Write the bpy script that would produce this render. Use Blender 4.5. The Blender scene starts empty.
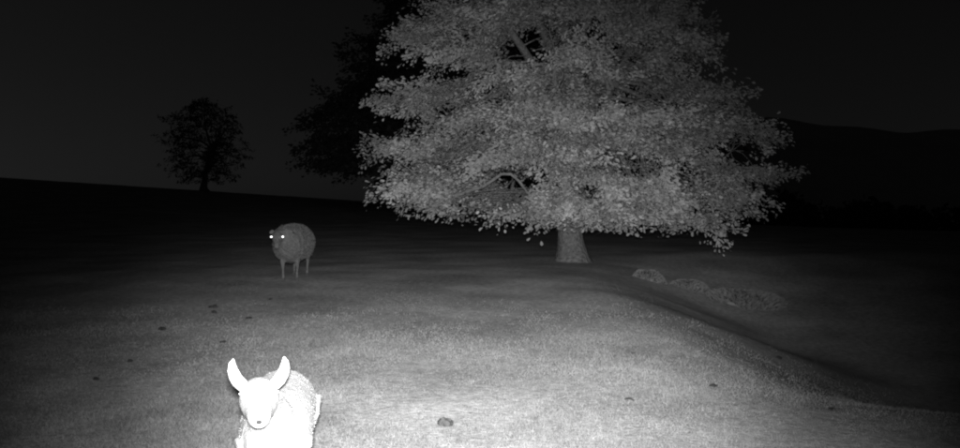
import bpy, bmesh, math, random
import numpy as np
from mathutils import Vector, Matrix

random.seed(7)
rng = np.random.default_rng(7)
R = math.radians
scene = bpy.context.scene
C = scene.collection

# ------------------------------------------------------------------ camera
CAM_H = 1.30
FPX = 853.0                     # focal length in pixels of the 960 px wide photograph
PITCH = -22.0 / FPX
cam = bpy.data.cameras.new('camera')
cam.sensor_width = 36.0
cam.lens = 36.0 * FPX / 960.0
cam.clip_start = 0.05
cam.clip_end = 4000
co = bpy.data.objects.new('camera', cam)
C.objects.link(co)
co.location = (0, 0, CAM_H)
co.rotation_euler = (R(90) + PITCH, 0, 0)
scene.camera = co

# ------------------------------------------------------------------ night sky
world = bpy.data.worlds.new('World')
scene.world = world
world.use_nodes = True
nt = world.node_tree
nt.nodes.clear()
wo = nt.nodes.new('ShaderNodeOutputWorld')
bg = nt.nodes.new('ShaderNodeBackground')
sky = nt.nodes.new('ShaderNodeTexSky')
bw = nt.nodes.new('ShaderNodeRGBToBW')
sky.sky_type = 'NISHITA'
sky.sun_disc = False
sky.sun_elevation = R(8.0)
sky.sun_rotation = R(-62)
sky.air_density = 1.0
sky.dust_density = 0.3
nt.links.new(sky.outputs[0], bw.inputs[0])
nt.links.new(bw.outputs[0], bg.inputs[0])
bg.inputs[1].default_value = 0.0014
nt.links.new(bg.outputs[0], wo.inputs[0])

# ------------------------------------------------------------------ the infrared flash that lights the field
aim = Vector(((470 - 480) / FPX, 1.0, (202 - 300) / FPX))
for watts, cone in ((1500, 66), (4400, 47.5)):        # wide and narrow emitters of the one flash
    ld = bpy.data.lights.new('infrared_flash', 'SPOT')
    ld.energy = watts
    ld.spot_size = R(cone)
    ld.spot_blend = 1.0
    ld.shadow_soft_size = 0.035
    lo = bpy.data.objects.new('infrared_flash', ld)
    C.objects.link(lo)
    lo.location = (0.0, -0.03, CAM_H + 0.07)
    lo.rotation_euler = aim.to_track_quat('-Z', 'Y').to_euler()

scene.render.engine = 'CYCLES'
scene.cycles.filter_width = 2.2
vs = scene.view_settings
vs.view_transform = 'Standard'
vs.look = 'None'
vs.exposure = 0.0
vs.gamma = 1.0
vs.use_curve_mapping = False

# ------------------------------------------------------------------ helpers
def tag(o, label=None, cat=None, group=None, kind=None):
    if label: o['label'] = label
    if cat: o['category'] = cat
    if group: o['group'] = group
    if kind: o['kind'] = kind
    return o

def empty(name, loc=(0, 0, 0), rz=0.0):
    o = bpy.data.objects.new(name, None)
    C.objects.link(o)
    o.location = loc
    o.rotation_euler = (0, 0, rz)
    o.empty_display_size = 0.2
    return o

def link(name, me, mat, parent=None):
    o = bpy.data.objects.new(name, me)
    if mat and not me.materials:
        me.materials.append(mat)
    C.objects.link(o)
    if parent: o.parent = parent
    return o

def np_mesh(name, verts, faces, attr=None, smooth=False):
    """verts (n,3), faces (m,k) arrays -> mesh, quick"""
    verts = np.asarray(verts, np.float32); faces = np.asarray(faces, np.int32)
    me = bpy.data.meshes.new(name)
    m, k = faces.shape
    me.vertices.add(len(verts)); me.vertices.foreach_set('co', verts.ravel())
    me.loops.add(m * k); me.loops.foreach_set('vertex_index', faces.ravel())
    me.polygons.add(m)
    me.polygons.foreach_set('loop_start', np.arange(0, m * k, k, dtype=np.int32))
    me.polygons.foreach_set('loop_total', np.full(m, k, dtype=np.int32))
    if smooth: me.polygons.foreach_set('use_smooth', np.ones(m, bool))
    me.update(calc_edges=True)
    if attr is not None:
        a = me.attributes.new('tone', 'FLOAT', 'POINT')
        a.data.foreach_set('value', np.asarray(attr, np.float32))
    return me

def nrm(v):
    return v / np.maximum(np.linalg.norm(v, axis=-1, keepdims=True), 1e-9)

def grey_mat(name, lo_, hi_, scale=6.0, rough=0.9, spec=0.2, bump=0.0, bscale=40.0, tone=False,
             translucent=0.0, detail=6.0, big=None):
    m = bpy.data.materials.new(name); m.use_nodes = True
    t = m.node_tree; N = t.nodes; L = t.links
    p = N['Principled BSDF']; out = N['Material Output']
    p.inputs['Roughness'].default_value = rough
    p.inputs['Specular IOR Level'].default_value = spec
    tc = N.new('ShaderNodeNewGeometry')
    nz = N.new('ShaderNodeTexNoise')
    nz.inputs['Scale'].default_value = scale; nz.inputs['Detail'].default_value = detail
    nz.inputs['Roughness'].default_value = 0.65
    L.new(tc.outputs['Position'], nz.inputs['Vector'])
    mr = N.new('ShaderNodeMapRange')
    mr.inputs[1].default_value = 0.3; mr.inputs[2].default_value = 0.7
    mr.inputs[3].default_value = lo_; mr.inputs[4].default_value = hi_
    L.new(nz.outputs[0], mr.inputs[0])
    val = mr.outputs[0]
    if big:
        n2 = N.new('ShaderNodeTexNoise'); n2.inputs['Scale'].default_value = big[0]; n2.inputs['Detail'].default_value = 4
        L.new(tc.outputs['Position'], n2.inputs['Vector'])
        r2 = N.new('ShaderNodeMapRange')
        r2.inputs[1].default_value = 0.35; r2.inputs[2].default_value = 0.65
        r2.inputs[3].default_value = big[1]; r2.inputs[4].default_value = big[2]
        L.new(n2.outputs[0], r2.inputs[0])
        mm = N.new('ShaderNodeMath'); mm.operation = 'MULTIPLY'
        L.new(val, mm.inputs[0]); L.new(r2.outputs[0], mm.inputs[1]); val = mm.outputs[0]
    if tone:
        at = N.new('ShaderNodeAttribute'); at.attribute_name = 'tone'
        mm = N.new('ShaderNodeMath'); mm.operation = 'MULTIPLY'
        L.new(val, mm.inputs[0]); L.new(at.outputs['Fac'], mm.inputs[1]); val = mm.outputs[0]
    cc = N.new('ShaderNodeCombineColor')
    for i in range(3): L.new(val, cc.inputs[i])
    L.new(cc.outputs[0], p.inputs['Base Color'])
    if bump:
        b = N.new('ShaderNodeTexNoise'); b.inputs['Scale'].default_value = bscale; b.inputs['Detail'].default_value = 8
        L.new(tc.outputs['Position'], b.inputs['Vector'])
        bn = N.new('ShaderNodeBump'); bn.inputs['Strength'].default_value = bump; bn.inputs['Distance'].default_value = 0.05
        L.new(b.outputs[0], bn.inputs['Height']); L.new(bn.outputs[0], p.inputs['Normal'])
    if translucent:
        tr = N.new('ShaderNodeBsdfTranslucent'); L.new(cc.outputs[0], tr.inputs[0])
        mx = N.new('ShaderNodeMixShader'); mx.inputs[0].default_value = translucent
        L.new(p.outputs[0], mx.inputs[1]); L.new(tr.outputs[0], mx.inputs[2])
        L.new(mx.outputs[0], out.inputs[0])
    return m

M = {}
M['turf'] = grey_mat('turf', 0.30, 0.62, scale=14, bump=0.22, bscale=30, big=(0.7, 0.72, 1.18))
M['blade'] = grey_mat('grass_blade', 0.18, 0.28, scale=3.5, rough=0.6, spec=0.25, tone=True, translucent=0.25, big=(0.9, 0.78, 1.15))
M['rough'] = grey_mat('rough_grass', 0.20, 0.28, scale=3.5, rough=0.7, tone=True, translucent=0.25)
M['leaf'] = grey_mat('leaf', 0.32, 0.46, scale=2.0, rough=0.6, spec=0.15, tone=True, translucent=0.25)
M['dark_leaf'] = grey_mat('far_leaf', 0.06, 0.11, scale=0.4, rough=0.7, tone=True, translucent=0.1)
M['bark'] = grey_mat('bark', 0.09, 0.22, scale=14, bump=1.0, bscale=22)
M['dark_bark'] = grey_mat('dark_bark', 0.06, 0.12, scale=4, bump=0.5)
M['hill'] = grey_mat('hill_cover', 0.55, 0.70, scale=0.03)
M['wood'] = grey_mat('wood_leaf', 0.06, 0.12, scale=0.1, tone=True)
M['wool'] = grey_mat('wool', 0.10, 0.16, scale=22, bump=0.8, bscale=45)
M['fibre'] = grey_mat('wool_fibre', 0.10, 0.15, scale=20, tone=True, translucent=0.2)
M['white_coat'] = grey_mat('white_coat', 0.62, 0.78, scale=25, bump=0.3, bscale=70, big=(7, 0.86, 1.05), tone=True)
M['white_fibre'] = grey_mat('white_fibre', 0.42, 0.50, scale=20, tone=True, translucent=0.2)
M['thatch'] = grey_mat('thatch', 0.17, 0.24, scale=12, bump=.4)
M['hoof'] = grey_mat('hoof', 0.05, 0.10, scale=30)
M['nose'] = grey_mat('nose_skin', 0.02, 0.035, scale=40, rough=0.5)
M['dung'] = grey_mat('dung', 0.02, 0.05, scale=30, bump=0.6)
M['dryleaf'] = grey_mat('dry_leaf', 0.03, 0.07, scale=40)
M['stone'] = grey_mat('stone', 0.05, 0.11, scale=18, bump=0.8, bscale=30)
def eye_mat():
    m = bpy.data.materials.new('eye_tapetum'); m.use_nodes = True
    p = m.node_tree.nodes['Principled BSDF']
    p.inputs['Base Color'].default_value = (0.9, 0.9, 0.9, 1)
    p.inputs['Metallic'].default_value = 1.0
    p.inputs['Roughness'].default_value = 0.36
    return m
M['eye'] = eye_mat()

# ------------------------------------------------------------------ terrain
def sstep(a, b, t):
    t = np.clip((t - a) / (b - a), 0, 1)
    return t * t * (3 - 2 * t)

def undul(x, y):
    return (0.013 * np.sin(0.9 * x + 0.55 * y + 1.3) * np.sin(0.62 * y - 0.35 * x)
            + 0.008 * np.sin(2.3 * x - 1.1 * y + 0.4) * np.sin(1.9 * y + 0.7 * x + 2.0)
            + 0.004 * np.sin(5.3 * x + 2.2 * y) * np.sin(4.1 * y - 3.0 * x + 1.0))

def Z(x, y):
    x = np.asarray(x, float); y = np.asarray(y, float)
    a = 0.20 * sstep(4, 14, y) + 0.34 * sstep(14, 95, y)
    b = 0.068 * sstep(4, 110, y)
    xx = np.clip(x, -90, 110)
    z = a - b * xx
    # bank at the right: the turf drops from a lip into a hollow
    lip = 1.82 + 0.13 * np.sin(0.8 * y + 0.5) + 0.04 * np.sin(2.7 * y) + 0.02 * (y - 8)
    drop = sstep(-0.5, 3.0, x - lip) * 0.95 * sstep(4.5, 8.0, y) * (1 - sstep(11, 19, y))
    z = z - drop * (1 - 0.3 * sstep(3.0, 8.0, x - lip))
    # beyond the crest the land falls away
    z = z - 0.045 * np.clip(y - 97, 0, 260)
    fade = 1 - 0.6 * sstep(60, 200, y)
    return z + undul(x, y) * fade

def z1(x, y): return float(Z(x, y))

def ray(u, v):
    d = Vector(((u - 480) / FPX, 1.0, -(v - 224) / FPX))
    c, s = math.cos(PITCH), math.sin(PITCH)
    return Vector((d.x, d.y * c - d.z * s, d.y * s + d.z * c))

def on_ground(u, v):
    d = ray(u, v); t = 3.0
    while t < 150:
        p = Vector((0, 0, CAM_H)) + d * t
        if p.z <= z1(p.x, p.y): return p
        t += 0.01
    return p

def at(u, v, depth):
    d = ray(u, v)
    return Vector((0, 0, CAM_H)) + d * (depth / d.y)

ys = [-12.0]
while ys[-1] < 2200:
    y = ys[-1]
    ys.append(y + (0.11 if 3 < y < 16 else 0.11 + 0.03 * abs(y - 9.5)))
xs = [0.0]
while xs[-1] < 1800:
    xs.append(xs[-1] + 0.11 + 0.028 * max(0, xs[-1] - 5))
xs = np.array([-v for v in xs[:0:-1]] + xs); ys = np.array(ys)
gx, gy = np.meshgrid(xs, ys)
gz = Z(gx, gy)
n, m_ = len(xs), len(ys)
idx = np.arange(n * m_).reshape(m_, n)
quads = np.stack([idx[:-1, :-1], idx[:-1, 1:], idx[1:, 1:], idx[1:, :-1]], -1).reshape(-1, 4)
ground = link('ground', np_mesh('ground', np.stack([gx, gy, gz], -1).reshape(-1, 3), quads, smooth=True), M['turf'])
tag(ground, 'rough grazed pasture sloping up to a crest at the left', 'field', kind='structure')

# far ridge at the right, beyond the valley
hx = np.linspace(-60, 900, 120); hv = np.linspace(0, 1, 24)
X, V = np.meshgrid(hx, hv)
ridge = (20 + 27 * sstep(20, 150, X) + 6 * np.sin(X / 90) + 2.0 * np.sin(X / 23) + 1.0 * np.sin(X / 9))
HY = 420 + 130 * V
HZ = -14 + (ridge + 14) * np.sin(V * math.pi / 2)
hi = np.arange(120 * 24).reshape(24, 120)
hq = np.stack([hi[:-1, :-1], hi[:-1, 1:], hi[1:, 1:], hi[1:, :-1]], -1).reshape(-1, 4)
back = np.stack([X[-1], HY[-1] + 150, np.full(120, -14.0)], -1)
verts = np.concatenate([np.stack([X, HY, HZ], -1).reshape(-1, 3), back])
bi = np.arange(120) + 120 * 24
hq2 = np.stack([hi[-1, :-1], hi[-1, 1:], bi[1:], bi[:-1]], -1)
hill = link('hill', np_mesh('hill', verts, np.concatenate([hq, hq2]), smooth=True), M['hill'])
tag(hill, 'low dark ridge beyond the valley at the right', 'hill', kind='structure')

# ------------------------------------------------------------------ foliage
def leaf_mesh(name, pos, axis, nor, length, width, tone, fold=0.25):
    """oak-like leaves: two folded halves of four corners each"""
    k = len(pos)
    a = nrm(axis); nn = nrm(nor - (nor * a).sum(-1, keepdims=True) * a)
    s = np.cross(a, nn)
    L_ = length[:, None]; W = width[:, None]
    up = nn * W * fold
    j = rng.uniform(0.75, 1.25, (k, 4))[:, :, None]
    p0 = pos
    p5 = pos + a * L_
    la = pos + a * L_ * .38 * j[:, 0] + s * W * .42 * j[:, 1] + up
    lb = pos + a * L_ * .78 + s * W * .50 * j[:, 2] + up
    ra = pos + a * L_ * .38 * j[:, 1] - s * W * .42 * j[:, 3] + up
    rb = pos + a * L_ * .78 - s * W * .50 * j[:, 0] + up
    v = np.stack([p0, la, lb, p5, rb, ra], 1).reshape(-1, 3)
    b = (np.arange(k) * 6)[:, None]
    f = np.concatenate([b + np.array([[0, 1, 2, 3]]), b + np.array([[0, 3, 4, 5]])])
    return np_mesh(name, v, f, attr=np.repeat(tone, 6))

def tube_mesh(name, paths, sides=6):
    V_, F_ = [], []; off = 0
    for pts, rad in paths:
        pts = np.asarray(pts); k = len(pts)
        tan = nrm(np.gradient(pts, axis=0))
        ref = np.where(np.abs(tan[:, 2:3]) > 0.9, np.array([[1., 0, 0]]), np.array([[0, 0, 1.]]))
        u = nrm(np.cross(tan, ref)); w = np.cross(tan, u)
        ang = np.linspace(0, 2 * np.pi, sides, endpoint=False)
        ring = pts[:, None] + np.asarray(rad)[:, None, None] * (u[:, None] * np.cos(ang)[None, :, None] + w[:, None] * np.sin(ang)[None, :, None])
        V_.append(ring.reshape(-1, 3))
        i = np.arange(k * sides).reshape(k, sides) + off
        F_.append(np.stack([i[:-1], np.roll(i[:-1], -1, 1), np.roll(i[1:], -1, 1), i[1:]], -1).reshape(-1, 4))
        off += k * sides
    return np_mesh(name, np.concatenate(V_), np.concatenate(F_), smooth=True)

def curve(p0, p1, k, wob, rise=0.0):
    t = np.linspace(0, 1, k)[:, None]
    L_ = np.linalg.norm(p1 - p0)
    pts = p0 * (1 - t) + p1 * t
    n1, n2 = rng.normal(0, 1, 3), rng.normal(0, 1, 3)
    pts += np.sin(np.pi * t) * n1 * wob * L_ + np.sin(2 * np.pi * t) * n2 * wob * .6 * L_
    pts[:, 2:3] += np.sin(np.pi * t) * rise * L_
    return pts

def build_tree(root, cx, cy, z0, trunk_h, trunk_r, zp, rp, n1, n2, n3, per, spray, leaf_len, bark, leaf,
               extra=(), holes=(), shell=0.55, extra_limbs=(), lean=(0, 0), front=0.0, clump=0.0, skew=0.0, sp_n=.25, lf_n=.42, droop=0.25, lobes=0.13, r_scale=1.0, flat=0.32):
    """zp/rp: crown profile (height above z0 -> radius).  Everything in world space, parented to root after."""
    base = np.array([cx, cy, z0])
    ph = rng.uniform(0, 6.28, 8)
    def env(th, z):
        r = np.interp(z, zp, rp)
        return r * (1 + lobes * np.sin(3 * th + ph[0] + z * 1.1) + lobes * .8 * np.sin(5 * th + ph[1] - z * 1.7) + lobes * .6 * np.sin(8 * th + ph[2] + 2.3 * z))
    ccx, ccy = cx + lean[0], cy + lean[1]
    def sample(k, lo_, hi_, fr=0.0):
        out = []
        zz = np.linspace(zp[0], zp[-1], 200); rr = np.interp(zz, zp, rp); cdf = np.cumsum(rr + 0.15 * max(rp)); cdf /= cdf[-1]
        while len(out) < k:
            z = np.interp(rng.random(), cdf, zz); th = rng.uniform(-np.pi, np.pi)
            if rng.random() < fr and math.sin(th) > 0.25: th = -th
            q = rng.uniform(lo_, hi_)
            r = env(th, z) * q
            out.append((ccx + skew * (z - 2) + r * math.cos(th), ccy + r * math.sin(th), z0 + z))
        return np.array(out)
    paths = []
    top = base + np.array([lean[0] * .3, lean[1] * .3, trunk_h])
    tp = curve(base - np.array([0, 0, 0.3]), top, 8, 0.03)
    tr = np.linspace(1.15, 0.85, 8) * trunk_r; tr[0] *= 1.9; tr[1] *= 1.6; tr[2] *= 1.22; tr[3] *= 1.06
    paths.append((tp, tr))
    # leader
    lead = curve(top, np.array([ccx, ccy, z0 + zp[-1] * 0.9]), 9, 0.05)
    paths.append((lead, np.linspace(.8, .1, 9) * trunk_r))
    limbs = [(lead, np.linspace(.8, .1, 9) * trunk_r)]
    t1 = sample(n1, 0.62, 0.8, front * .6)
    for p in t1:
        q = lead[min(int(abs(rng.normal(0, 1.6))), 5)] if p[2] > top[2] + 0.4 else tp[-1 - rng.integers(0, 3)]
        c = curve(q, p, 9, 0.07, 0.12)
        r = np.linspace(.48, .13, 9) * trunk_r
        paths.append((c, r)); limbs.append((c, r))
    P = np.concatenate([l[0][3:] for l in limbs]); PR = np.concatenate([l[1][3:] for l in limbs])
    sec = []
    for p in sample(n2, shell, 0.9, front):
        d = np.linalg.norm(P - p, axis=1); i = int(np.argmin(d))
        c = curve(P[i], p, 6, 0.08, 0.08); r = np.linspace(min(PR[i] * .7, trunk_r * .2), trunk_r * .04, 6)
        paths.append((c, r)); sec.append((c, r))
    P2 = np.concatenate([l[0][2:] for l in sec] + [P]); R2 = np.concatenate([l[1][2:] for l in sec] + [PR])
    tw = sample(n3, shell, 1.0, front)
    if clump:
        tips = np.array([c_[-1] for c_, r_ in sec]); nc = int(n3 * .8)
        tw[:nc] = tips[rng.integers(0, len(tips), nc)] + rng.normal(0, 1, (nc, 3)) * np.array([clump, clump, clump * .42])
    if len(extra): tw = np.concatenate([tw, np.array(extra)])
    LP, LA, LN, LT = [], [], [], []
    rt = max(trunk_r * .028, 0.004)
    for ti, p in enumerate(tw):
        ex = ti >= n3
        d = np.linalg.norm(P2 - p, axis=1); i = int(np.argmin(d))
        c = curve(P2[i], p, 5, 0.08, 0.05); r = np.linspace(min(R2[i] * .7, rt * 2.4), rt * .7, 5)
        paths.append((c, r))
        out = np.array([p[0] - ccx, p[1] - ccy, 0.0]); out = out / (np.linalg.norm(out) + 1e-6)
        tdir = nrm(out * 1.0 + np.array([0, 0, rng.normal(-droop * .3, 0.25)]) + rng.normal(0, .25, 3))
        k = max(4, int(per * rng.uniform(.6, 1.35)))
        # flattened spray round the twig end
        along = rng.uniform(-1.3, 1.0, k)[:, None] * spray
        side = nrm(np.cross(tdir, np.array([0, 0, 1.0])))
        lat = rng.normal(0, .36, k)[:, None] * spray * (1 - 0.45 * np.clip(along / spray, 0, 1))
        ver = rng.normal(0, flat * .5, k)[:, None] * spray
        pos = p + tdir * along + side * lat + np.array([0, 0, 1.0]) * (ver - droop * .5 * np.abs(lat) - droop * .2 * along)
        ax = nrm(tdir * .8 + side * np.sign(lat) * .6 + rng.normal(0, .4, (k, 3)) + np.array([0, 0, -droop]))
        no = np.array([0, 0, 1.0]) * .5 + out * .75 + rng.normal(0, sp_n, 3) + rng.normal(0, lf_n, (k, 3))
        LP.append(pos); LA.append(ax); LN.append(no); LT.append(np.full(k, rng.uniform(.55, 1.15)) * rng.uniform(.92, 1.08, k))
    LP, LA, LN, LT = map(np.concatenate, (LP, LA, LN, LT))
    keep = np.ones(len(LP), bool)
    for (hc, hr) in holes:
        hr = hr * 1.45
        # openings in the crown: short tunnels that run in from the face
        d = LP - np.array(hc)
        keep &= ~(((d[:, 0] / hr) ** 2 + (d[:, 2] / (hr * .8)) ** 2 + (d[:, 1] / (hr * 4.0)) ** 2) < rng.uniform(.5, 1.2, len(LP)))
    keep &= LP[:, 2] > Z(LP[:, 0], LP[:, 1]) + 0.62 + 0.18 * np.sin(2.1 * LP[:, 0]) * np.sin(1.3 * LP[:, 1])
    LP, LA, LN, LT = LP[keep], LA[keep], LN[keep], LT[keep]
    k = len(LP)
    ll = leaf_len * rng.uniform(.65, 1.25, k)
    for (c, r) in extra_limbs: paths.append((np.array(c), np.array(r)))
    inv = np.array(root.location)
    lm = leaf_mesh('crown', LP - inv, LA, LN, ll, ll * rng.uniform(.40, .60, k), LT)
    link('crown', lm, leaf, root)
    paths = [(np.asarray(p) - inv, r) for p, r in paths]
    link('trunk', tube_mesh('trunk', [paths[0]], 12), bark, root)
    link('limbs', tube_mesh('limbs', paths[1:], 6), bark, root)
    return k

# --- the flash-lit tree
TX, TY = 1.75, 16.0
tz = z1(TX, TY)
lit = empty('field_tree', (TX, TY, tz))
tag(lit, 'large leafy tree lit by the flash with branches sweeping low over the grass', 'tree')
extra = []
for (u0, v0, u1, v1, dep, k) in ((715, 142, 770, 129, 15.2, 9), (715, 178, 762, 165, 14.8, 9), (705, 190, 742, 204, 14.2, 9),
                                 (650, 205, 720, 220, 13.6, 14), (440, 140, 374, 152, 15.0, 9), (450, 178, 388, 183, 14.4, 9),
                                 (440, 95, 380, 100, 15.6, 8), (690, 100, 735, 92, 15.8, 8), (660, 40, 700, 34, 16.2, 7),
                                 (400, 190, 480, 206, 13.8, 14), (440, 200, 560, 208, 13.2, 16), (540, 205, 650, 212, 13.0, 16), (400, 45, 440, 20, 16.2, 9),
                                 (480, 160, 640, 150, 12.8, 22), (500, 110, 680, 120, 13.2, 22), (560, 185, 700, 190, 12.9, 24), (450, 15, 660, 10, 14.0, 26), (440, 50, 670, 55, 13.7, 24)):
    for i in range(k):
        t = (i + rng.uniform(0, .8)) / k
        p = at(u0 + (u1 - u0) * t + rng.normal(0, 4), v0 + (v1 - v0) * t + rng.normal(0, 4), dep + rng.normal(0, .25))
        extra.append(tuple(p))
holes = []
for (u, v, dep, r) in ((505, 188, 13.2, .34), (470, 203, 13.2, .26), (530, 42, 14.0, .42), (515, 50, 14.2, .3), (695, 200, 13.8, .26), (640, 165, 13.0, .22),
                       (605, 158, 13.0, .18), (625, 60, 14, .25), (675, 95, 14.5, .28), (445, 105, 14.6, .2), (590, 105, 13.6, .2),
                       (735, 150, 15, .3), (640, 98, 13.8, .3), (615, 160, 12.9, .2), (680, 180, 13.2, .16), (590, 190, 12.8, .15), (560, 80, 13.7, .2), (500, 95, 14, .2), (470, 60, 15, .25), (660, 130, 13.5, .2), (550, 130, 13.2, .18)):
    holes.append((tuple(at(u, v, dep)), r))
bl = [at(u, v, 13.1) for (u, v) in ((455, 196), (468, 191), (482, 187), (493, 180), (501, 174), (511, 174), (519, 181), (527, 192), (540, 202))]
bl2 = [at(u, v, 13.3) for (u, v) in ((386, 186), (389, 172), (396, 160), (408, 168), (424, 182), (446, 196))]
nl = build_tree(lit, TX, TY, tz, 1.25, 0.24,
           [0.7, 0.95, 1.25, 1.8, 2.4, 3.3, 4.3, 5.3, 6.2, 6.9, 7.2], [1.9, 2.6, 3.0, 3.15, 3.05, 2.85, 2.6, 2.3, 1.8, 1.1, .2],
           18, 150, 500, 210, 0.50, 0.068, M['bark'], M['leaf'], extra=extra, holes=holes, shell=.6,
           extra_limbs=[(bl, np.linspace(.035, .018, len(bl))), (bl2, np.linspace(.008, .012, len(bl2)))], front=.5, lobes=.035, clump=.36, skew=-.13, sp_n=.6, lf_n=.26, flat=.26)
print('lit leaves', nl)

# --- the big dark tree behind it
BD = 78.0
bx = (512 - 480) / FPX * BD
bz = z1(bx, BD)
big = empty('oak_tree', (bx, BD, bz))
tag(big, 'broad dark tree standing behind the flash-lit tree', 'tree')
pz = np.array([185, 172, 160, 140, 115, 90, 40, 0, -40, -70]); pr = np.array([150, 205, 208, 203, 190, 174, 150, 115, 70, 8])
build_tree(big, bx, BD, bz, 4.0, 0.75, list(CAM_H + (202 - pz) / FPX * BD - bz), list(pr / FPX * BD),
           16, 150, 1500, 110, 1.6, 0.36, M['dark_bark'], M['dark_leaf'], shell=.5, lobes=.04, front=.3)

# --- lone tree on the crest
FD = 95.0
fx = (205 - 480) / FPX * FD
fz = z1(fx, FD)
far = empty('oak_tree', (fx, FD, fz))
tag(far, 'lone round-headed tree in silhouette on the crest of the hill', 'tree')
pz = np.array([182, 175, 165, 150, 130, 115, 105, 99]); pr = np.array([26, 36, 40, 42, 41, 33, 20, 5])
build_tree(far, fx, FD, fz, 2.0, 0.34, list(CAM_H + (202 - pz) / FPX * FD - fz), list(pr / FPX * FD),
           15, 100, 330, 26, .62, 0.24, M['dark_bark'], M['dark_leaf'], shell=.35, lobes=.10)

# --- wood in the valley at the right
WP, WT = [], []
for i in range(95):
    wx = rng.uniform(30, 230); wy = rng.uniform(185, 240)
    h = rng.uniform(9, 14) * (0.75 + .25 * sstep(30, 90, wx)); rr = rng.uniform(3.5, 6)
    k = 330
    d = nrm(rng.normal(0, 1, (k, 3))) * (rng.uniform(.75, 1.05, (k, 1)))
    g = z1(wx, wy)
    WP.append(np.array([wx, wy, g + h * .52]) + d * np.array([rr, rr, h * .5])); WT.append(np.full(k, rng.uniform(.7, 1.2)))
WP = np.concatenate(WP); k = len(WP)
wl = rng.uniform(.8, 1.6, k)
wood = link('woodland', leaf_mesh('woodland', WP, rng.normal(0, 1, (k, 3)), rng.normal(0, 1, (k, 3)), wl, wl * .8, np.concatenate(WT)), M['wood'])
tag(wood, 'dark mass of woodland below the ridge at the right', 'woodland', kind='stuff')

# ------------------------------------------------------------------ grass
def blades(n_, ymin, ymax, hmin, hmax, w, spread, near=4.5, far=10.5):
    # spread over the wedge the camera looks at, with a margin either side
    y = np.sqrt(rng.uniform(ymin ** 2, ymax ** 2, n_))
    x = rng.uniform(-spread, spread, n_) * y
    cl = np.sin(1.7 * x + .9 * y) * np.sin(1.3 * y - .8 * x) + .7 * np.sin(4.1 * x - 2.0 * y + 1) * np.sin(3.3 * y + 1.9 * x) + .5 * np.sin(11 * x + 3 * y) * np.sin(9 * y - 5 * x)
    kp = rng.random(n_) < np.clip(.72 + .28 * cl, .2, 1)
    lip = 1.82 + 0.13 * np.sin(0.8 * y + 0.5) + 0.04 * np.sin(2.7 * y) + 0.02 * (y - 8)
    kp &= rng.random(n_) > .5 * sstep(-.3, .9, x - lip) * (1 - sstep(13, 19, y))      # fewer blades on the bank and in the hollow
    kp &= rng.random(n_) < 1 - sstep(near, far, y)
    x, y, cl = x[kp], y[kp], cl[kp]; k = len(x)
    hmax = hmax * (1 - .5 * sstep(8, 16, y))
    z = Z(x, y) - 0.004
    h = rng.uniform(hmin, hmax, k) * (1 + .3 * np.clip(cl, -1, 1.4))
    th = rng.uniform(0, 2 * np.pi, k)
    ln = rng.uniform(.2, 1.1, k) * h
    dx, dy = np.cos(th), np.sin(th)
    ph = rng.uniform(0, 2 * np.pi, k)
    wx, wy = np.cos(ph) * w * rng.uniform(.6, 1.3, k), np.sin(ph) * w * rng.uniform(.6, 1.3, k)
    v = np.stack([np.stack([x - wx, y - wy, z], -1), np.stack([x + wx, y + wy, z], -1),
                  np.stack([x + dx * ln, y + dy * ln, z + h], -1)], 1).reshape(-1, 3)
    tone = np.repeat(rng.uniform(.8, 1.15, k), 3)
    return v, np.arange(3 * k).reshape(-1, 3), tone

sets = [blades(330000, 3.6, 10.5, .008, .026, .0046, .66), blades(330000, 3.6, 8.5, .006, .020, .0034, .66), blades(150000, 6, 20, .004, .011, .006, .66, 9, 20)]
off = 0; VV, FF, TT = [], [], []
for v, f, t in sets:
    VV.append(v); FF.append(f + off); TT.append(t); off += len(v)
grass = link('grass', np_mesh('grass', np.concatenate(VV), np.concatenate(FF), attr=np.concatenate(TT)), M['blade'])
tag(grass, 'short grazed grass covering the field', 'grass', kind='stuff')

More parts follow.
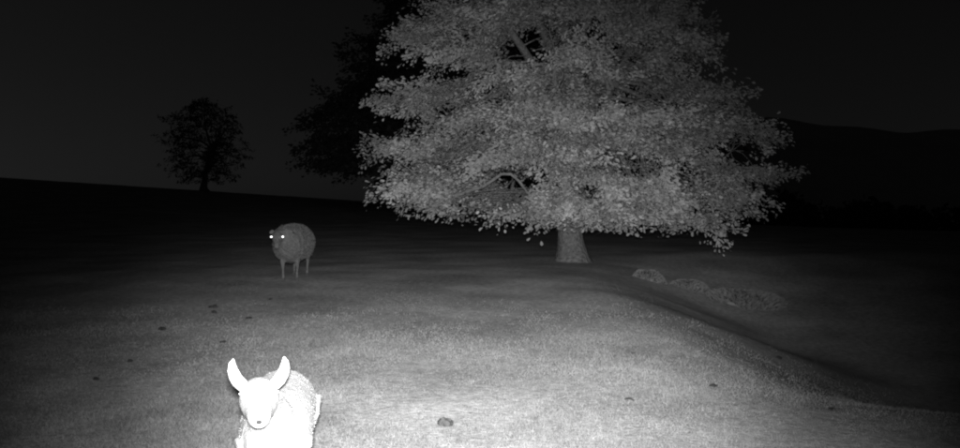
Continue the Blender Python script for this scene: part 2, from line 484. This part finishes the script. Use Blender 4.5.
# tussocks of long pale grass in the hollow
def tussock(u, v, wpx, hpx, label):
    p = on_ground(u, v)
    half = wpx / 2 / FPX * p.y; H = hpx / FPX * p.y
    o = empty('grass_tussock', (p.x, p.y, z1(p.x, p.y)))
    k = 9000
    th = rng.uniform(0, 2 * np.pi, k)
    r = rng.random(k) ** .75 * (1 + .18 * np.sin(3 * th + u) + .12 * np.sin(7 * th + v))
    lx = r * np.cos(th) * half; ly = r * np.sin(th) * half * .6
    mound = H * .45 * np.clip(1 - r ** 2, 0, 1) * (0.75 + .25 * np.sin(lx * 5 + u) * np.cos(ly * 6))
    gz_ = Z(lx + p.x, ly + p.y) - o.location.z
    h = H * rng.uniform(.18, .5, k) * np.clip(1.05 - .85 * r ** 1.5, .1, 1); an = rng.uniform(0, 6.28, k)
    ox = lx / half * .7 + np.cos(an) * .7; oy = np.sin(an) * .9
    w = .007; ph = rng.uniform(0, 6.28, k)
    wx, wy = np.cos(ph) * w, np.sin(ph) * w
    z = gz_ + mound - .05
    vv = np.stack([np.stack([lx - wx, ly - wy, z], -1), np.stack([lx + wx, ly + wy, z], -1),
                   np.stack([lx + ox * h * .45 + wx * .8, ly + oy * h * .45 + wy * .8, z + h * .75], -1),
                   np.stack([lx + ox * h, ly + oy * h, z + h * .9], -1)], 1).reshape(-1, 3)
    me = np_mesh('blades', vv, np.arange(4 * k).reshape(-1, 4), attr=np.repeat(rng.uniform(.8, 1.1, k), 4))
    b = link('blades', me, M['rough'], o); b['kind'] = 'stuff'
    # the thatch they grow from
    bm = bmesh.new(); bmesh.ops.create_icosphere(bm, subdivisions=3, radius=1)
    for vt in bm.verts:
        vt.co = Vector((vt.co.x * half * .8, vt.co.y * half * .46, vt.co.z * H * .38 + rng.normal(0, .006)))
        vt.co.z += z1(p.x + vt.co.x, p.y + vt.co.y) - o.location.z
    me = bpy.data.meshes.new('mound'); bm.to_mesh(me); bm.free()
    for f in me.polygons: f.use_smooth = True
    link('mound', me, M['thatch'], o)
    tag(o, label, 'tussock', 'tussocks of long grass in the hollow')
tussock(746, 303, 84, 24, 'widest pale tussock of long grass, rightmost of the three in the hollow')
tussock(690, 288, 40, 17, 'middle tussock of long pale grass in the hollow')
tussock(650, 280, 34, 16, 'pale tussock of long grass nearest the tree, leftmost of the three')

# ------------------------------------------------------------------ sheep
def loft(bm, rings, n_=18):
    """rings: (centre, right, up, rx, ry)"""
    prev = None; first = None
    for c, rt, up, rx, ry in rings:
        c = Vector(c); rt = Vector(rt).normalized(); up = Vector(up).normalized()
        ring = [bm.verts.new(c + rt * (rx * math.cos(a)) + up * (ry * math.sin(a))) for a in [2 * math.pi * i / n_ for i in range(n_)]]
        if prev:
            for i in range(n_):
                bm.faces.new((prev[i], prev[(i + 1) % n_], ring[(i + 1) % n_], ring[i]))
        else: first = ring
        prev = ring
    bm.faces.new(list(reversed(first))); bm.faces.new(prev)

def loft_path(bm, pts, radii, side=(1, 0, 0), n_=18):
    """pts list of centres, radii list of (rx, ry); frames follow the path"""
    pts = [Vector(p) for p in pts]; rings = []
    for i, p in enumerate(pts):
        t = (pts[min(i + 1, len(pts) - 1)] - pts[max(i - 1, 0)]).normalized()
        s = Vector(side); s = (s - t * s.dot(t)).normalized()
        rings.append((p, s, t.cross(s), radii[i][0], radii[i][1]))
    loft(bm, rings, n_)

def bake(o):
    """freeze the modifiers into the mesh"""
    dg = bpy.context.evaluated_depsgraph_get()
    me = bpy.data.meshes.new_from_object(o.evaluated_get(dg))
    old = o.data; o.modifiers.clear(); o.data = me
    bpy.data.meshes.remove(old)

def fibres(name, me, keep, k, ln, w, mat, parent, flop=.6):
    me.calc_loop_triangles()
    nt_ = len(me.loop_triangles)
    tv = np.empty(nt_ * 3, np.int32); me.loop_triangles.foreach_get('vertices', tv); tv = tv.reshape(-1, 3)
    ar = np.empty(nt_, np.float32); me.loop_triangles.foreach_get('area', ar)
    cv = np.empty(len(me.vertices) * 3, np.float32); me.vertices.foreach_get('co', cv); cv = cv.reshape(-1, 3)
    vn = np.empty(len(me.vertices) * 3, np.float32); me.vertices.foreach_get('normal', vn); vn = vn.reshape(-1, 3)
    t = rng.choice(nt_, k, p=ar / ar.sum())
    b = rng.dirichlet((1, 1, 1), k)[:, :, None]
    p = (cv[tv[t]] * b).sum(1); nn = nrm((vn[tv[t]] * b).sum(1))
    kp = keep(p); p, nn = p[kp], nn[kp]; k = len(p)
    d = nrm(nn + rng.normal(0, flop, (k, 3)) + np.array([0, 0, -.35]))
    s = nrm(np.cross(d, rng.normal(0, 1, (k, 3)))) * w
    L_ = ln * rng.uniform(.5, 1.3, (k, 1))
    v = np.stack([p - s - nn * .003, p + s - nn * .003, p + d * L_], 1).reshape(-1, 3)
    o = link(name, np_mesh(name, v, np.arange(3 * k).reshape(-1, 3), attr=np.repeat(rng.uniform(.8, 1.15, k), 3)), mat, parent)
    o['kind'] = 'stuff'
    return o

def ear_mesh(base, pts, widths, thick, side):
    bm = bmesh.new()
    P = [Vector(p) for p in pts]
    loft_path(bm, P, [(w, max(thick * (w / max(widths)), .0025)) for w in widths], side=side, n_=14)
    # cup the front
    me = bpy.data.meshes.new('ear'); bm.to_mesh(me); bm.free()
    a_ = me.attributes.new('tone', 'FLOAT', 'POINT'); a_.data.foreach_set('value', np.full(len(me.vertices), .7, np.float32))
    for p in me.polygons: p.use_smooth = True
    return me

def eye_mesh(r, rz_, d):
    """shallow reflecting dome that looks along d"""
    bm = bmesh.new(); bmesh.ops.create_uvsphere(bm, u_segments=20, v_segments=12, radius=1)
    q = Vector(d).to_track_quat('Z', 'Y').to_matrix()
    for v in bm.verts: v.co = q @ Vector((v.co.x * r, v.co.y * rz_, v.co.z * r * .28))
    for f in bm.faces: f.smooth = True
    me = bpy.data.meshes.new('eye'); bm.to_mesh(me); bm.free(); return me

def hoof_mesh():
    bm = bmesh.new()
    for s in (-1, 1):
        loft(bm, [((s * .011, -.012, 0), (1, 0, 0), (0, 1, 0), .012, .030), ((s * .010, -.006, .022), (1, 0, 0), (0, 1, 0), .0115, .024), ((s * .008, .002, .042), (1, 0, 0), (0, 1, 0), .010, .017)], 10)
    me = bpy.data.meshes.new('hoof'); bm.to_mesh(me); bm.free(); return me

def sheep(name, loc, heading, label, head_at, head_dir, body, coat, fibre, ears, voxel, nfib, fib_len, fleece, head_scale=1.0,
          leg_off=None, sc=1.0, wide=1.0, eye=1.0, bare=.24):
    """local space: the animal faces -Y, feet at z=0.  head_at: poll of the head; head_dir: way the muzzle points"""
    root = empty(name, loc, heading)
    root.scale = (sc, sc, sc)
    tag(root, label, 'sheep', 'sheep in the field')
    bm = bmesh.new()
    # trunk: rings from rump to chest (y, z centre, half width, half height)
    loft(bm, [((0, y, z), (1, 0, 0), (0, 0, 1), rx, rz_) for (y, z, rx, rz_) in body], 24)
    # neck
    chest = Vector((0, body[-3][0], body[-3][1] + body[-3][3] * .35))
    H = Vector(head_at); D = Vector(head_dir).normalized()
    S = Vector((-D.y, D.x, 0)).normalized() * -1        # the animal's side axis at its head
    if S.x < 0: S = -S
    U = S.cross(D) * -1
    if U.z < 0: U = -U
    k = head_scale
    neck_end = H - D * .01 * k - U * .035 * k
    mid = chest.lerp(neck_end, .55) + Vector((0, 0, .015))
    nr = fleece
    loft_path(bm, [chest + Vector((0, .06, -.03)), chest.lerp(mid, .5), mid, neck_end + D * .02], [(.135 * nr, .155 * nr), (.115 * nr, .135 * nr), (.090 * nr, .105 * nr), (.062 * k, .070 * k)])
    # head: poll to muzzle
    prof = [(-.045, -.030, .035, .035), (-.02, -.022, .058, .055), (.025, -.028, .0665, .068), (.065, -.034, .0655, .070), (.105, -.038, .056, .062),
            (.145, -.040, .046, .051), (.185, -.042, .040, .044), (.215, -.045, .037, .039), (.234, -.048, .029, .029), (.241, -.049, .014, .014)]
    loft(bm, [(H + D * (a * k) + U * (u * k), S, U, w * k * wide, h * k) for (a, u, w, h) in prof], 22)
    # brow ridges over the eyes
    for s in (-1, 1):
        loft(bm, [(H + D * (a * k) + U * (.012 * k) + S * (s * .046 * k), S, U, w * k, w * k) for a, w in ((.03, .010), (.05, .022), (.075, .022), (.098, .010))], 12)
    # legs
    lx = .10
    fy, hy = body[-3][0] + .03, body[1][0] + .06
    off = leg_off or [0, 0, 0, 0]
    feet = []
    for i, s in enumerate((-1, 1)):
        y0 = fy + off[i]
        feet.append((s * lx * .85, y0, 0))
        loft_path(bm, [(s * lx, fy + .02, .44), (s * lx, fy + .01, .34), (s * lx * .95, (fy + y0) / 2 - .005, .22), (s * lx * .9, y0 + .004, .15), (s * lx * .87, y0 + .002, .07), (s * lx * .85, y0, .03)],
                  [(.070, .080), (.046, .056), (.029, .033), (.019, .021), (.0195, .020), (.022, .024)])
    for i, s in enumerate((-1, 1)):
        y0 = hy + off[2 + i]
        feet.append((s * lx * .95, y0 + .02, 0))
        loft_path(bm, [(s * lx, hy - .02, .46), (s * lx * 1.05, hy - .04, .36), (s * lx * 1.02, hy + .03, .27), (s * lx, y0 + .065, .205), (s * lx * .97, y0 + .045, .12), (s * lx * .95, y0 + .025, .06), (s * lx * .95, y0 + .02, .03)],
                  [(.085, .12), (.066, .085), (.036, .045), (.023, .030), (.019, .021), (.020, .021), (.022, .024)])
    # tail
    ty, tz_ = body[0][0], body[0][1] + .06
    loft_path(bm, [(0, ty - .06, tz_ + .05), (0, ty + .02, tz_), (0, ty + .045, tz_ - .10), (0, ty + .04, tz_ - .2)], [(.04, .035), (.036, .032), (.030, .028), (.014, .014)])
    me = bpy.data.meshes.new('body'); bm.to_mesh(me); bm.free()
    o = link('body', me, coat, root)
    rm = o.modifiers.new('remesh', 'REMESH'); rm.mode = 'VOXEL'; rm.voxel_size = voxel; rm.use_smooth_shade = True
    sm = o.modifiers.new('smooth', 'SMOOTH'); sm.iterations = 6; sm.factor = .5
    bake(o)
    if not o.data.materials: o.data.materials.append(coat)
    # lumpy fleece on trunk and neck
    me = o.data; nv = len(me.vertices)
    cv = np.empty(nv * 3, np.float32); me.vertices.foreach_get('co', cv); cv = cv.reshape(-1, 3)
    vn = np.empty(nv * 3, np.float32); me.vertices.foreach_get('normal', vn); vn = vn.reshape(-1, 3)
    Hn, Dn, Un = np.array(H), np.array(D), np.array(U)
    rel = cv - Hn
    al = rel @ Dn; lat = np.linalg.norm(rel - al[:, None] * Dn, axis=1)
    head = (al > -.03 * k) & (lat < .16 * k)
    wmask = (cv[:, 2] > .30) & ~head
    f = 1.0
    lump = (np.sin(cv[:, 0] * 31 * f + 1.1) * np.sin(cv[:, 1] * 27 * f) * np.sin(cv[:, 2] * 29 * f + .6)
            + .6 * np.sin(cv[:, 0] * 67 + cv[:, 2] * 41) * np.sin(cv[:, 1] * 61 - cv[:, 2] * 33))
    cv = cv + vn * (lump * .012 * max(fleece - .8, 0) * 2.2 * wmask * np.clip((cv[:, 2] - .3) / .08, 0, 1))[:, None]
    me.vertices.foreach_set('co', cv.astype(np.float32).ravel()); me.update()
    a_ = me.attributes.new('tone', 'FLOAT', 'POINT')        # bare white face and legs, greyer fleece
    a_.data.foreach_set('value', np.where(wmask, bare, .6).astype(np.float32))
    for p in me.polygons: p.use_smooth = True
    def keep(p):
        rel = p - Hn; al = rel @ Dn; lat = np.linalg.norm(rel - al[:, None] * Dn, axis=1)
        return (p[:, 2] > .30) & ~((al > -.02 * k) & (lat < .14 * k))
    fibres('wool', me, keep, nfib, fib_len, .0035, fibre, root)
    hm = hoof_mesh()
    for p in feet:
        h = link('hoof', hm, M['hoof'], root); h.location = p
    # eyes look out and forwards; they throw the flash back
    for s in (-1, 1):
        eo = H + D * (.062 * k) + U * (-.004 * k) + S * (s * (.058 + .010 * eye) * k)
        tocam = Vector((0, 0, CAM_H)) - (Matrix.Translation(loc) @ Matrix.Rotation(heading, 4, 'Z') @ eo)
        dl = (Matrix.Rotation(-heading, 3, 'Z') @ tocam).normalized()
        e = link('eye', eye_mesh(.027 * k * eye, .020 * k * eye, dl), M['eye'], root)
        e.location = eo + dl * .010 * eye
    # nostrils and mouth pad
    bm = bmesh.new()
    for s in (-1, 1):
        loft(bm, [(H + D * (a * k) + U * (-.040 * k) + S * (s * .0125 * k), S + U * (.5 * s), U, w * k, w * .55 * k) for a, w in ((.222, .004), (.236, .0065), (.2425, .003))], 10)
    loft(bm, [(H + D * (a * k) + U * (-.052 * k), S, U, w * k, w * .8 * k) for a, w in ((.234, .009), (.2425, .010), (.2455, .005))], 12)
    nm = bpy.data.meshes.new('nose'); bm.to_mesh(nm); bm.free()
    link('nose', nm, M['nose'], root)
    for s in (-1, 1):
        pts = [H + S * (s * a) + Vector((0, 0, b)) + D * c_ for a, b, c_ in ears['pts']]
        sd = (S * ears.get('sx', .75) * 1.0 + D * s * ears.get('sd', .0) + Vector((0, 0, s * -ears.get('su', .3)))).normalized()
        link('ear', ear_mesh(H, pts, ears['w'], ears['t'], sd), coat, root)
    return root

# woolly ewe out in the field: (y, z centre, half width, half height) from rump to chest
ewe_body = [(.50, .50, .06, .08), (.46, .50, .17, .17), (.36, .50, .225, .225), (.20, .49, .245, .255), (.02, .485, .25, .265), (-.16, .485, .24, .265), (-.30, .49, .205, .235), (-.40, .50, .14, .165), (-.44, .51, .06, .08)]
p = on_ground(292, 280)
p = Vector((p.x, p.y + .12, 0)); p.z = z1(p.x, p.y)
sheep('sheep', tuple(p), R(2), 'woolly sheep with shining eyes standing out in the dark field', (-.13, -.46, .645), (.08, -.55, -.42), ewe_body,
      M['wool'], M['fibre'],
      {'pts': [(.045, .0, -.04), (.065, -.01, -.055), (.085, -.024, -.06), (.10, -.04, -.06)], 'w': [.012, .026, .024, .006], 't': .006, 'sx': 0.1, 'su': 1.0},
      .014, 16000, .026, 1.25, 1.05, [-.03, .03, .02, -.03], 1.05)

# pale sheep close to the camera with pricked ears
near_body = [(.62, .44, .05, .07), (.58, .45, .13, .14), (.48, .46, .165, .165), (.33, .45, .165, .165), (.16, .44, .165, .17), (.0, .44, .155, .17), (-.12, .44, .135, .165), (-.21, .445, .10, .13), (-.25, .45, .04, .06)]
hp = at(259, 387, 2.95)
SC = .885
px, py = hp.x - .03, hp.y + .36
gzp = z1(px, py)
hd = R(9)
loc = Vector((px, py, gzp))
hl = Matrix.Rotation(-hd, 3, 'Z') @ (hp - loc) / SC
dirl = Matrix.Rotation(-hd, 3, 'Z') @ Vector((.24, -.93, -.06))
sheep('sheep', tuple(loc), hd, 'white sheep with pricked ears facing us close up at the bottom left', tuple(hl), tuple(dirl), near_body,
      M['white_coat'], M['white_fibre'],
      {'pts': [tuple(q / SC for q in e) for e in ((.034, -.006, .0), (.053, .006, .0), (.069, .022, 0), (.081, .042, 0), (.088, .064, 0), (.089, .087, .0), (.085, .102, .0))],
       'w': [w / SC for w in (.016, .021, .0225, .021, .0175, .011, .002)], 't': .011 / SC, 'sx': .8, 'su': .5},
      .0085, 3500, .005, .80, .97 / SC, None, SC, 1.04, .30, .66)

# ------------------------------------------------------------------ small things on the grass
def lump(name, u, v, wpx, label, cat, mat, aspect=.6, hfac=.35, group=None, seed=0, n_=3):
    p = on_ground(u, v); r = wpx / 2 / FPX * p.y
    rg = np.random.default_rng(seed)
    bm = bmesh.new()
    # several soft pellets run together into one pat
    for i in range(n_):
        mt = Matrix.Translation((rg.uniform(-.55, .55) * r * (n_ > 1), rg.uniform(-.5, .5) * r * aspect * (n_ > 1), r * hfac * .35))
        q = bmesh.ops.create_icosphere(bm, subdivisions=3, radius=1)['verts']
        sx, sy, sz = r * rg.uniform(.55, .8), r * rg.uniform(.5, .8) * aspect, r * hfac * rg.uniform(.7, 1.1)
        a, b, c_ = rg.uniform(0, 6, 3)
        for vt in q:
            n0 = vt.co.copy(); g = 1 + .16 * math.sin(4 * n0.x + a) * math.sin(5 * n0.y + b) + .10 * math.sin(9 * n0.z + 7 * n0.x + c_)
            vt.co = mt @ Vector((n0.x * sx * g, n0.y * sy * g, max(n0.z * sz * g, -.4 * sz)))
    me = bpy.data.meshes.new(name); bm.to_mesh(me); bm.free()
    for f in me.polygons: f.use_smooth = True
    o = link(name, me, mat)
    o.location = (p.x, p.y, z1(p.x, p.y))
    o.rotation_euler = (0, 0, rg.uniform(-.3, .3))
    return tag(o, label, cat, group)
G = 'dung pats scattered on the grass'
for i, (u, v, w, lab) in enumerate((
        (162, 330, 9, 'wide dark dung pat on the grass, leftmost in mid-field'),
        (213, 308, 8, 'dark dung pat, the upper of a close pair left of the woolly sheep'),
        (215, 313, 7, 'dark dung pat, the lower of a close pair left of the woolly sheep'),
        (270, 300, 5, 'small dark dung pat just below the woolly sheep'),
        (249, 319, 6, 'small dark dung pat between the woolly sheep and the white sheep'),
        (224, 343, 7, 'very dark dung pat just above the ear of the white sheep'),
        (130, 362, 7, 'dark dung pat near the bottom left corner, the higher of two'),
        (96, 380, 7, 'dark dung pat near the bottom left corner, the lower of two'),
        (713, 387, 8, 'dark dung pat on the bright grass right of centre'),
        (832, 410, 7, 'dark dung pat lowest at the bottom right'),
        (779, 359, 8, 'dark dung pat below the lip of the bank at the right'))):
    lump('dung_pat', u, v, w, lab, 'dung', M['dung'], .8, .55, G, 20 + i)

lump('stone', 445, 426, 24, 'rounded grey stone in the grass at the bottom centre', 'stone', M['stone'], .8, .62, None, 5, 1)

# a curled dead leaf on the right
p = on_ground(629, 404)
bm = bmesh.new()
rows = []
for i in range(9):
    t = i / 8; w = .013 * math.sin(math.pi * (t * .92 + .06)) * (1 + .25 * math.sin(t * 22))
    rows.append([bm.verts.new(((t - .5) * .062, s * w, .012 + abs(s) * .010 + .010 * math.sin(t * 3.0) + z_)) for z_ in (0,) for s in (-1, -.5, 0, .5, 1)])
for a, b in zip(rows, rows[1:]):
    for i in range(4): bm.faces.new((a[i], a[i + 1], b[i + 1], b[i]))
me = bpy.data.meshes.new('dead_leaf'); bm.to_mesh(me); bm.free()
o = link('dead_leaf', me, M['dryleaf']); o.location = (p.x, p.y, z1(p.x, p.y) + .008); o.rotation_euler = (.1, .1, -.35)
sd = o.modifiers.new('thickness', 'SOLIDIFY'); sd.thickness = .0012
tag(o, 'small dark dead leaf on the bright grass right of centre', 'leaf')
